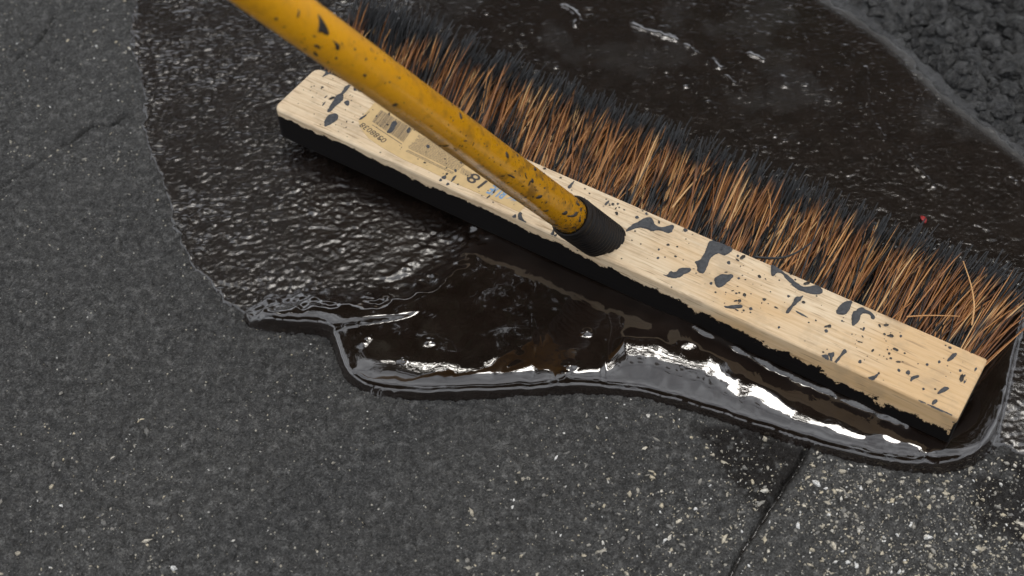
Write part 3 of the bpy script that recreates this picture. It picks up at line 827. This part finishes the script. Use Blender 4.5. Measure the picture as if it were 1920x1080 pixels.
HS = [ze((1045,150),(1075,280),(1050,395),(1090,375),(1150,420),(1185,425),(1190,390),(1150,290),(1100,220)), ze((1210,460),(1250,510),(1270,600),(1310,600),(1315,550),(1290,510)),
 ze((1000,540),(1040,530),(1095,570),(1080,588),(1030,558)), ze((1010,605),(1000,650),(1070,682),(1040,640)), ze((975,415),(1010,420),(1050,435),(1010,450)), ze((830,90),(838,180),(795,240),(815,170)),
 ze((590,290),(640,325),(690,308),(640,338)), ze(*disc(1275,690,20)), ze(*disc(560,225,17)), ze(*disc(1612,900,20)), ze((870,575),(905,578),(940,605),(895,598)), ze(*disc(1495,585,14)),
 zf((720,745),(760,718),(797,730),(760,757)), zf((1403,808),(1418,880),(1445,892),(1427,830)), zf(*disc(805,466,11)), zf(*disc(705,507,10)), zf((1340,905),(1347,885),(1356,890),(1348,912)),
 zg((430,320),(435,370),(460,382),(462,345),(442,314)), zg((692,458),(690,485),(718,497),(708,468)), zg((700,747),(740,713),(777,720),(755,747)), zg((765,862),(800,855),(832,848),(810,872)),
 zg((430,523),(480,528),(522,553),(510,562),(470,541)), zg((940,885),(1000,856),(1005,885),(970,902)), zg((985,905),(1050,900),(1080,868),(1098,870),(1092,895),(1070,917),(1020,922)),
 zg((1078,783),(1108,790),(1114,820),(1095,812)), zg((1120,828),(1136,838),(1128,876),(1115,862)), zg(*disc(1114,952,13)), zg((532,332),(550,350),(546,376),(540,350)), zg((606,495),(625,540),(637,575),(612,555)),
 zg((672,555),(692,575),(690,605),(662,602)), zg((785,655),(780,645),(802,642),(795,658)), zg((790,790),(815,772),(822,780),(800,797)), zg((505,490),(530,490),(530,500),(512,502)), zg((770,548),(780,580),(772,582)), zg((485,355),(508,375),(500,378)), zg((590,735),(628,728),(625,742)), zg(*disc(265,265,6)), zg(*disc(235,244,6)), zg((40,215),(75,210),(80,222),(45,226))]
for k, s in enumerate(HS):
    blob('sealer_splat', [HUV(q) for q in s], hand_map, .00045, M_DROP, handle, jit=.00018, soft=.0009, seed=900 + k * 5, step=.0004)
sm = []
for _ in range(300):
    u = SOCK + .26 * random.random() ** 2.8; v = random.uniform(-1.5, 1.5) * RH
    sm.append((u, v, min(.0009, .00020 * math.exp(abs(random.gauss(0, .6)))), random.gauss(1.2, .5), random.choice([1, 1.4, 2.4])))
specks('sealer_specks', sm, lambda u, v, h: hand_map(u, v, np.maximum(h, -.00002) + .00004), M_DROP, handle)

# ---- bristle tufts: five rows of fibre bundles, dragged back behind the block
ZB = H_TOP - TH
ROWS, COLS = 5, 44
def tuft_mesh(row, col):
    V, Fc, TO, CO = [], [], [], []
    fx_ = (col + .5 + (.25 if row % 2 else -.25)) / COLS
    bx = -HL + .008 + fx_ * (2 * HL - .016)
    by = HW - .0065 - row * (2 * HW - .013) / (ROWS - 1)
    skew = np.interp(fx_, [0, .25, .6, .9, 1.0], [-.034, -.028, -.014, -.002, .010])
    if row >= 2: skew = min(skew, -.008)
    reach0 = (.096, .090, .078, .060, .040)[row] * np.interp(fx_, [0, .3, 1], [1.14, 1.06, 1.0])
    tone0 = random.gauss(.56, .16)
    black_t = random.random() < (.10, .22, .5, .8, .95)[row]
    b_lo = random.uniform(.10, .55); b_hi = b_lo + random.uniform(.12, .3); banded = random.random() < .55
    nb = 46 if row < 3 else 16
    sk_t = random.gauss(0, .006)
    for _ in range(nb):
        a0 = random.uniform(0, 6.28); rr = .0030 * math.sqrt(random.random())
        ox, oy = rr * math.cos(a0), rr * math.sin(a0)
        reach = (reach0 + max(-.02, min(.010, random.gauss(0, .006)))) * random.choice([1, 1, 1, .95, .86]) + oy
        tx = bx + ox * 2.0 + (skew + sk_t) * reach / .095 + random.gauss(0, .0062)
        ty = by + reach
        ztip = max(.0022, random.gauss(.0075, .0045)) + (.006 if row == 0 else 0) * random.random()
        lay = ty - HW
        p0 = Vector((bx + ox, by + oy, ZB - .0005)); p3 = Vector((tx, ty, ztip))
        hump = abs(random.gauss(0, .0055)) * (1.0, .8, .55, .3, .2)[row]
        p1 = p0 + Vector((skew * .14, reach * .24, -.0035)) + Vector((random.gauss(0, .0015), 0, random.gauss(0, .0010)))
        p2 = p0.lerp(p3, .68) + Vector((random.gauss(0, .0012), random.gauss(0, .0010), hump * 1.2 + .001))
        tone = min(1, max(0, tone0 + random.gauss(0, .22)))
        full_black = black_t and random.random() < .85 or random.random() < .15
        cut = random.gauss(.070, .007)           # beyond this distance behind the block it was dipped
        rad = random.uniform(.00045, .00085)
        K = 8; b0 = len(V)
        for k in range(K + 1):
            t = k / K
            p = p0 * (1 - t) ** 3 + p1 * 3 * t * (1 - t) ** 2 + p2 * 3 * t * t * (1 - t) + p3 * t ** 3
            q = rad * (1.0 - .45 * t)
            dirn = (p3 - p0).normalized(); sx = dirn.cross(Vector((0, 0, 1))).normalized(); sy = sx.cross(dirn)
            for j in range(3):
                w = 6.2832 * j / 3 + a0
                V.append(p + sx * (q * math.cos(w)) + sy * (q * math.sin(w)))
                TO.append(tone)
                c = 1.0 if full_black else (1.0 if p.y - HW > cut else 0.0)
                if banded and b_lo < t < b_hi: c = 1.0
                CO.append(c)
        for k in range(K):
            for j in range(3):
                j2 = (j + 1) % 3
                Fc.append((b0 + k * 3 + j, b0 + k * 3 + j2, b0 + k * 3 + 3 + j2, b0 + k * 3 + 3 + j))
    return mesh_np('bristle_tuft', [v[:] for v in V], Fc, True, {'tone': TO, 'coat': CO})
for r_ in range(ROWS):
    for c_ in range(COLS):
        pass
        link('bristle_tuft', tuft_mesh(r_, c_), M_BRISTLE, broom)
# stray fibres lying over the rest
def stray(px_list, zs_, rad, tone, coat):
    pts = [BL(*p, z=zz) for p, zz in zip(px_list, zs_)]
    V, Fc, n = [], [], 0
    fine = []
    for k in range(len(pts) - 1):
        for t in (0, .33, .66): fine.append(pts[k].lerp(pts[k + 1], t))
    fine.append(pts[-1])
    for _ in range(2):
        fine = [fine[0]] + [(fine[i - 1] + fine[i] * 2 + fine[i + 1]) / 4 for i in range(1, len(fine) - 1)] + [fine[-1]]
    for k, p in enumerate(fine):
        d = (fine[min(k + 1, len(fine) - 1)] - fine[max(k - 1, 0)]).normalized()
        sx = d.cross(Vector((0, 0, 1))).normalized(); sy = sx.cross(d); q = rad * (1 - .5 * k / len(fine))
        for j in range(5):
            w = 6.2832 * j / 5; V.append((p + sx * q * math.cos(w) + sy * q * math.sin(w))[:])
    for k in range(len(fine) - 1):
        for j in range(5):
            j2 = (j + 1) % 5; Fc.append((k * 5 + j, k * 5 + j2, k * 5 + 5 + j2, k * 5 + 5 + j))
    link('stray_bristle', mesh_np('stray_bristle', V, Fc, True, {'tone': [tone] * len(V), 'coat': [coat] * len(V)}), M_BRISTLE, broom)
stray([(1822, 610), (1828, 575), (1822, 535), (1806, 490)], [.018, .024, .024, .020], .0006, .9, 0)
stray([(1700, 594), (1740, 591), (1800, 593)], [.024, .024, .022], .0005, .8, 0)
stray([(1415, 482), (1455, 486), (1490, 478), (1528, 450)], [.030, .029, .028, .026], .0009, .5, 1)
stray([(1440, 425), (1447, 390), (1440, 355)], [.024, .024, .020], .0004, .7, 0)
stray([(1260, 390), (1300, 340), (1350, 300)], [.022, .020, .012], .0006, .95, 0)

# ------------------------------------------------------------------ a red petal scrap on the wet coat
pz = U(1735, 419, .003)
V = []; Fc = []
for k in range(7):
    t = k / 6; w = .0016 * math.sin(math.pi * min(1, t * .9 + .08)); z = .0022 + .0009 * math.sin(t * 3)
    V += [(-w, t * .006, z + .0006), (0, t * .006, z), (w, t * .006, z + .0007)]
for k in range(6):
    for j in range(2): Fc.append((k * 3 + j, k * 3 + j + 1, k * 3 + j + 4, k * 3 + j + 3))
m = N('red_scrap'); m.set(Base_Color=(.30, .015, .015, 1), Roughness=.5)
pet = link('petal_scrap', mesh_np('petal_scrap', V, Fc), m.m)
pet.location = (pz.x, pz.y, .001); pet.rotation_euler = (0, 0, .3)
pet.modifiers.new('thickness', 'SOLIDIFY').thickness = .0003
tag(pet, 'tiny red petal scrap stuck on the wet sealer behind the bristles', 'petal')

# ------------------------------------------------------------------ trees beyond the work, mirrored in the wet sealer; two behind the camera added to darken its rim
def mat_leaf():
    m = N('leaf'); t = m.attr('tone')
    m.to(m.ramp(t, [(0, (.022, .040, .012)), (.6, (.045, .075, .022)), (1, (.075, .105, .034))]), 'Base Color'); m.set(Roughness=.5)
    return m.m
def mat_bark():
    m = N('bark'); v = m.coord((6, 6, 1.2)); a = m.noise(v, 3, 5, .6)
    m.to(m.ramp(a, [(.3, (.045, .034, .024)), (.7, (.11, .085, .062))]), 'Base Color'); m.set(Roughness=.85); m.bump(a, .6, .03)
    return m.m
M_LEAF, M_BARK = mat_leaf(), mat_bark()
def tree(x, y, h, seed, lab_):
    r = random.Random(seed)
    root = bpy.data.objects.new('leafy_tree', None); scene.collection.objects.link(root); root.location = (x, y, 0)
    tag(root, lab_, 'tree', 'trees beyond the asphalt')
    V, Fc = [], []
    def tube(a_, b_, r0, r1, seg=8):
        d = (b_ - a_).normalized(); sx = d.cross(Vector((.3, .9, .1))).normalized(); sy = d.cross(sx); b0 = len(V)
        for k in range(4):
            t = k / 3; p = a_.lerp(b_, t) + Vector((r.gauss(0, .03), r.gauss(0, .03), 0)) * (0 if k in (0, 3) else 1); q = r0 + (r1 - r0) * t
            for j in range(seg):
                w = 6.2832 * j / seg; V.append((p + sx * q * math.cos(w) + sy * q * math.sin(w))[:])
        for k in range(3):
            for j in range(seg):
                j2 = (j + 1) % seg; Fc.append((b0 + k * seg + j, b0 + k * seg + j2, b0 + k * seg + seg + j2, b0 + k * seg + seg + j))
    top = Vector((0, 0, h * .34)); tube(Vector((0, 0, -.1)), top, .30, .20)
    tips = []
    for k in range(9):
        a_ = 6.2832 * k / 9 + r.uniform(-.3, .3); el = r.uniform(.35, 1.25)
        e = top + Vector((math.cos(a_) * math.cos(el), math.sin(a_) * math.cos(el), math.sin(el))) * h * r.uniform(.28, .48)
        tube(top - Vector((0, 0, .3)), e, .12, .05); tips.append(e)
        for _ in range(3):
            e2 = e + Vector((r.gauss(0, 1), r.gauss(0, 1), r.gauss(.4, .7))) * h * .10; tube(e, e2, .05, .015, 6); tips.append(e2)
    link('trunk', mesh_np('trunk', V, Fc), M_BARK, root)
    rg = np.random.default_rng(seed)
    cl = []
    for e in tips:
        for _ in range(3): cl.append(e[:] + rg.normal(0, h * .045, 3))
    for _ in range(70):
        d = rg.normal(0, 1, 3); d /= np.linalg.norm(d); cl.append(np.array([0, 0, h * .62]) + d * np.array([h * .34, h * .34, h * .36]) * rg.uniform(.55, 1))
    cl = np.array(cl); nl = 24000
    c = cl[rg.integers(0, len(cl), nl)] + rg.normal(0, h * .038, (nl, 3))
    u = rg.normal(0, 1, (nl, 3)); u /= np.linalg.norm(u, axis=1)[:, None]
    w = np.cross(u, rg.normal(0, 1, (nl, 3))); w /= np.linalg.norm(w, axis=1)[:, None]
    s = rg.uniform(.13, .25, (nl, 1))
    vv = np.stack([c - u * s, c + w * s * .55, c + u * s, c - w * s * .55], 1).reshape(-1, 3)
    link('crown', mesh_np('crown', vv, np.arange(nl * 4).reshape(-1, 4), False, {'tone': np.repeat(rg.uniform(0, 1, nl), 4)}), M_LEAF, root)
tree(-6.2, 9.6, 12.0, 21, 'broad leafy tree mirrored in the wet sealer, beside the tallest one')
tree(0.4, 9.2, 12.6, 22, 'tallest leafy tree, mirrored dark in the wet sealer')
tree(7.2, 9.8, 12.2, 23, 'leafy tree mirrored in the wet sealer past the rough stones')
tree(-5.5, -9.0, 9.5, 24, 'unseen leafy tree added behind the camera to darken the outer face of the sealer rim')
tree(3.5, -9.6, 10.0, 25, 'wide unseen leafy tree added behind the camera to darken the rim of the sealer')
